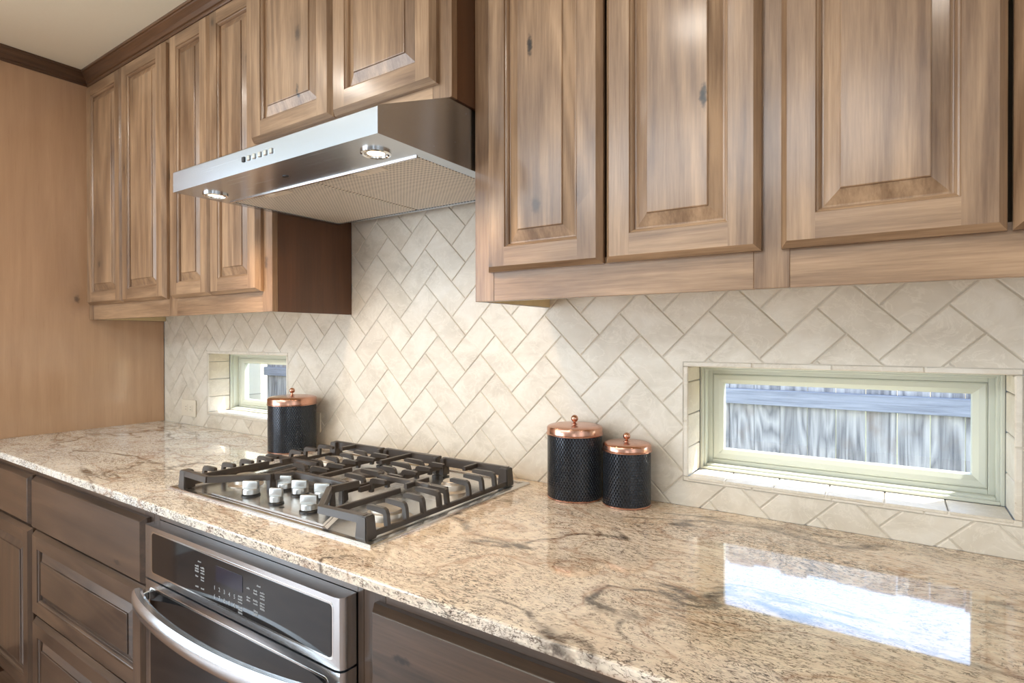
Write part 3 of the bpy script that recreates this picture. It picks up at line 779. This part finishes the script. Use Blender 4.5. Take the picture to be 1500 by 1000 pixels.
def post(bm, x, y, dx, dy):
    pr = [(-dx, -dy), (dx, -dy), (dx, dy), (-dx, dy)]
    A_ = [bm.verts.new((x + a * 1.15, y + b * 1.15, ZF)) for a, b in pr]; C_ = [bm.verts.new((x + a * .92, y + b * .92, ZG - .001)) for a, b in pr]
    fs = [bm.faces.new(A_[::-1]), bm.faces.new(C_)] + [bm.faces.new((A_[i], A_[(i + 1) % 4], C_[(i + 1) % 4], C_[i])) for i in range(4)]
    bmesh.ops.recalc_face_normals(bm, faces=fs)
    bmesh.ops.bevel(bm, geom=list({e for f in fs for e in f.edges}), offset=.002, segments=2, affect='EDGES')
YS = [-.520, -.468, -.416, -.364, -.312, -.258, -.206, -.154]
YBACK, YFR = -.090, -.573
def side_grate(mir):
    X = (lambda x: x) if not mir else (lambda x: 1.702 * 2 - x)
    bm = B()
    xo, xi_ = 1.3405 + .0, 1.580       # outer and inner sides for the left grate
    xo = 1.350
    # outer low rail, inner low rail
    bar(bm, X(xo + .005), YFR, X(xo + .005), YBACK, .008, .9225, .932); bar(bm, X(xi_ - .004), -.40, X(xi_ - .004), YBACK, .008, .938, .950)
    # front: corner - straight - slanting round the knobs
    bar(bm, X(xo + .010), YFR, X(1.487), YFR - .006, .013, .951); bar(bm, X(1.485), YFR - .006, X(1.590), -.476, .013, .951)
    bar(bm, X(1.590), -.478, X(1.580), -.40, .011, .951)
    bar(bm, X(xo + .008), YBACK, X(xi_), YBACK, .013, .944, ZG + .001)
    # spine and cross bar
    bar(bm, X(1.448), YFR, X(1.448), -.395); bar(bm, X(1.462), -.362, X(1.462), -.285); bar(bm, X(1.458), -.150, X(1.458), YBACK)
    bar(bm, X(xo + .012), -.330, X(xi_), -.330)
    for k, y in enumerate(YS):
        L = .062 if k not in (3, 4, 7) else .075
        if abs(y + .33) < .02: continue
        finger(bm, X(xo), X(xo + L), y)
    finger(bm, X(xo), X(xo + .06), -.338)
    for y in YS[3:]:
        finger(bm, X(xi_), X(xi_ - .056), y)
    post(bm, X(xo + .013), YFR + .004, .014, .013); post(bm, X(xo + .013), YBACK - .004, .014, .014)
    post(bm, X(1.588), -.474, .008, .008); post(bm, X(xi_ - .006), YBACK - .004, .008, .012)
    obj('grate', bm, IRON, t)
side_grate(False); side_grate(True)
bm = B()
xa, xb = 1.594, 1.810
bar(bm, xa + .02, -.424, xb + .002, -.424, .013, .951); bar(bm, xa + .022, -.424, xa, -.470, .012, .951)
bar(bm, xa, YBACK, xb, YBACK, .015, .944, ZG + .002)
bar(bm, xa + .004, -.44, xa + .004, YBACK, .008, .938, .950); bar(bm, xb - .004, -.42, xb - .004, YBACK, .008, .938, .950)
bar(bm, 1.702, -.424, 1.702, -.318); bar(bm, 1.702, -.215, 1.702, YBACK)
for y in YS[3:]:
    finger(bm, xa, xa + .074 if abs(y + .258) > .03 else xa + .060, y); finger(bm, xb, xb - .074 if abs(y + .258) > .03 else xb - .060, y)
for x in (xa + .008, xb - .008):
    post(bm, x, YBACK - .004, .008, .012); post(bm, x, -.426, .008, .008)
obj('grate', bm, IRON, t)

# ------------------------------------------------------------------ wall oven
t = thing('wall_oven', 'stainless steel wall oven with black glass control panel and bowed handle', 'oven', (1.75, -.33, .165))
OX0, OX1, OY = 1.386, 2.1025, -.680
bm = B(); box(bm, OX0 + .01, OX1 - .01, -.642, -.06, .17, .852); obj('oven_body', bm, BPLASTIC, t)
def framed(name, z0, z1, mL, mR, mB, mT, parent):
    """steel fascia with rounded right and left edges around an opening"""
    bm = B(); yb = -.6455
    pr = [(OX0, yb), (OX0, OY + .006), (OX0 + .0018, OY + .0018), (OX0 + .006, OY), (OX1 - .016, OY), (OX1 - .006, OY + .0025), (OX1 - .0015, OY + .008), (OX1, OY + .016), (OX1, yb)]
    prism(bm, pr, 'z', z0, z1)
    o = obj(name, bm, STEEL, parent, smooth=True); return o
cp = framed('control_panel', .7335, .8585, 0, 0, 0, 0, t)
def rounded(x0, x1, z0, z1, r, seg=5):
    pts = []
    for cx_, cz_, a0 in ((x1 - r, z1 - r, 0), (x0 + r, z1 - r, 90), (x0 + r, z0 + r, 180), (x1 - r, z0 + r, 270)):
        for k in range(seg + 1):
            a = math.radians(a0 + 90 * k / seg); pts.append((cx_ + r * math.cos(a), cz_ + r * math.sin(a)))
    return pts
bm = B(); prism(bm, rounded(1.4265, 2.0795, .7515, .8445, .008), 'y', OY - .0012, OY + .004); gp = obj('glass_panel', bm, BGLASS, cp)
bm = B(); prism(bm, rounded(1.4225, 2.0835, .7475, .8485, .010), 'y', OY - .0005, OY + .003); obj('panel_rim', bm, STEELP, cp)
bm = B(); prism(bm, rounded(1.709, 1.808, .7975, .8305, .002), 'y', OY - .0018, OY - .001); obj('display', bm, DGLASS, gp)
# printed legend: digits as in the photo, the unreadable words as small strokes
def digits(txt, x, z, size):
    cu = bpy.data.curves.new('legend', 'FONT'); cu.body = txt; cu.size = size; cu.align_x = 'CENTER'; cu.resolution_u = 2
    o = bpy.data.objects.new('legend', cu); COL.objects.link(o)
    dg = bpy.context.evaluated_depsgraph_get(); me = bpy.data.meshes.new_from_object(o.evaluated_get(dg))
    me.transform(Matrix.Translation((x, OY - .0016, z)) @ Matrix.Rotation(PI / 2, 4, 'X'))
    bm.from_mesh(me); bpy.data.meshes.remove(me); bpy.data.objects.remove(o); bpy.data.curves.remove(cu)
bm = B()
for k in range(5):
    digits('12345'[k], 1.704 + k * .0187, .7785, .0125); digits('67890'[k], 1.704 + k * .0187, .7605, .0125)
obj('number_legend', bm, LEGEND, gp)
def strokes(x, z, nch, lines=1, h=.0038):
    for l in range(lines):
        zz = z - l * .0058; xx = x - nch * .0011
        for c_ in range(nch):
            hh = h * random.choice((.65, .7, 1.0))
            box(bm, xx + c_ * .0022, xx + c_ * .0022 + .0011, OY - .0017, OY - .0013, zz, zz + hh)
bm = B()
strokes(1.644, .8225, 6); strokes(1.633, .811, 7, 3); strokes(1.656, .811, 7, 3); strokes(1.633, .789, 5); strokes(1.656, .7905, 6, 2)
strokes(1.633, .7665, 6); strokes(1.656, .7665, 6)
obj('word_legend', bm, LEGEND, gp)
bm = B()
strokes(1.800, .786, 7, 3); strokes(1.800, .765, 7, 3)
strokes(1.828, .810, 5); strokes(1.829, .792, 6, 2); strokes(1.864, .8225, 6); strokes(1.853, .811, 6, 2); strokes(1.876, .812, 7, 3)
strokes(1.853, .791, 7, 2); strokes(1.876, .792, 7, 3); strokes(1.854, .771, 6, 2)
obj('word_legend', bm, LEGEND, gp)
# door
dr = framed('oven_door', .172, .7290, 0, 0, 0, 0, t)
bm = B(); prism(bm, rounded(1.4165, 2.0655, .24, .7095, .008), 'y', OY - .0012, OY + .004); obj('door_glass', bm, BGLASS, dr)
bm = B(); prism(bm, rounded(1.4125, 2.0695, .236, .7135, .010), 'y', OY - .0005, OY + .003); obj('glass_rim', bm, STEELP, dr)
bm = B()
pts = []
for k in range(33):
    u = k / 32; x = 1.392 + u * (2.098 - 1.392)
    y = OY - .018 - .046 * (1 - (2 * u - 1) ** 2) ** .8
    pts.append((x, y, .691))
# flat-fronted bowed band
sec = [(.010, -.016), (.004, -.0205), (-.006, -.0205), (-.011, -.014), (-.0125, 0), (-.011, .014), (-.006, .0205), (.004, .0205), (.010, .016)]
rings = []
for i, p in enumerate(pts):
    tv = (Vector(pts[min(i + 1, 32)]) - Vector(pts[max(i - 1, 0)])).normalized(); sv = Vector((-tv.y, tv.x, 0))
    rings.append([bm.verts.new(Vector(p) + sv * a + Vector((0, 0, z))) for a, z in sec])
for a, b in zip(rings, rings[1:]):
    for k in range(len(sec)): bm.faces.new((a[k], a[(k + 1) % len(sec)], b[(k + 1) % len(sec)], b[k]))
bm.faces.new(rings[0]); bm.faces.new(rings[-1][::-1]); bmesh.ops.recalc_face_normals(bm, faces=bm.faces[:])
hd = obj('handle', bm, STEEL, dr, smooth=True)
for x in (1.402, 2.088):
    bm = B(); box(bm, x - .010, x + .010, OY - .020, OY + .001, .680, .702, .003, 0, 2); obj('handle_mount', bm, STEELP, hd)

# ------------------------------------------------------------------ canisters
def canister(cx_, cy_, r, zt, rim, dome, ball_r, ball_top, label, cols, rows):
    z0 = .9153
    t = thing('canister', label, 'canister', (cx_, cy_, z0), 'hammered canisters with copper lids')
    H = zt - z0
    bm = B()
    lathe(bm, (cx_, cy_, z0), [(r, .004)] + [(r, .004 + (H - .004) * k / 12) for k in range(1, 13)], 72, uv=True)
    bmesh.ops.recalc_face_normals(bm, faces=bm.faces[:])
    obj('body', bm, mk_hammered(cols, rows), t, smooth=True)
    bm = B(); lathe(bm, (cx_, cy_, z0), [(0, 0), (r - .001, 0), (r + .0012, .001), (r + .0012, .0035), (r, .0045)], 64); bmesh.ops.recalc_face_normals(bm, faces=bm.faces[:])
    obj('base_ring', bm, COPPER, t, smooth=True)
    bm = B()
    lathe(bm, (cx_, cy_, zt), [(r - .002, -.001), (r + .0028, -.001), (r + .0030, .0012), (r + .0012, .0024), (r + .0012, rim - .003), (r - .0005, rim), (r * .92, rim + dome * .45), (r * .75, rim + dome * .75), (r * .4, rim + dome * .95), (0, rim + dome)], 72)
    bmesh.ops.recalc_face_normals(bm, faces=bm.faces[:])
    l = obj('lid', bm, COPPER, t, smooth=True)
    bm = B()
    zb = zt + rim + dome - .0008; bc = ball_top - ball_r
    prof = [(ball_r * 1.0, 0), (ball_r * .95, .0015), (ball_r * .45, .0035)]
    for k in range(1, 13):
        a = -PI / 2 + PI * k / 12
        if math.sin(a) * ball_r + bc - zb < .0045: continue
        prof.append((max(0, ball_r * math.cos(a)) if k < 12 else 0, math.sin(a) * ball_r + bc - zb))
    lathe(bm, (cx_, cy_, zb), prof, 28); bmesh.ops.recalc_face_normals(bm, faces=bm.faces[:])
    obj('lid_knob', bm, COPPER, l, smooth=True)
canister(2.2323, -.0715, .0670, 1.0705, .0180, .0050, .0090, 1.1160, 'taller of the two black hammered canisters standing under the right upper cabinet', 116, 25)
canister(2.3640, -.0600, .0554, 1.0425, .0150, .0045, .0085, 1.0830, 'smaller black hammered canister with copper lid, nearest the long window', 96, 20)
canister(1.1426, -.1038, .0800, 1.0775, .0225, .0070, .0094, 1.1330, 'wide black hammered canister with copper lid behind the cooktop, beside the small window', 140, 26)

# ------------------------------------------------------------------ outlets
def outlet(x0, x1, z0, z1, label):
    t = thing('wall_outlet', label, 'outlet', ((x0 + x1) / 2, 0, (z0 + z1) / 2))
    bm = B(); box(bm, x0, x1, -.006, -.0008, z0, z1, .002, 0, 2); obj('cover_plate', bm, OUTLET, t)
    for s in (-1, 1):
        cx_ = (x0 + x1) / 2 + s * .020; cz_ = (z0 + z1) / 2
        bm = B(); prism(bm, rounded(cx_ - .0145, cx_ + .0145, cz_ - .0165, cz_ + .0165, .006), 'y', -.0072, -.005)
        f = obj('receptacle', bm, OUTLET, t)
        bm = B()
        for dz in (-.006, .006): box(bm, cx_ - .004, cx_ + .004, -.0076, -.0068, cz_ + dz - .001, cz_ + dz + .001)
        obj('slots', bm, SLOT, f)
outlet(.173, .296, .953, 1.028, 'beige wall outlet lying sideways left of the small window')
outlet(1.046, 1.166, .964, 1.036, 'beige wall outlet mostly hidden behind the wide canister')
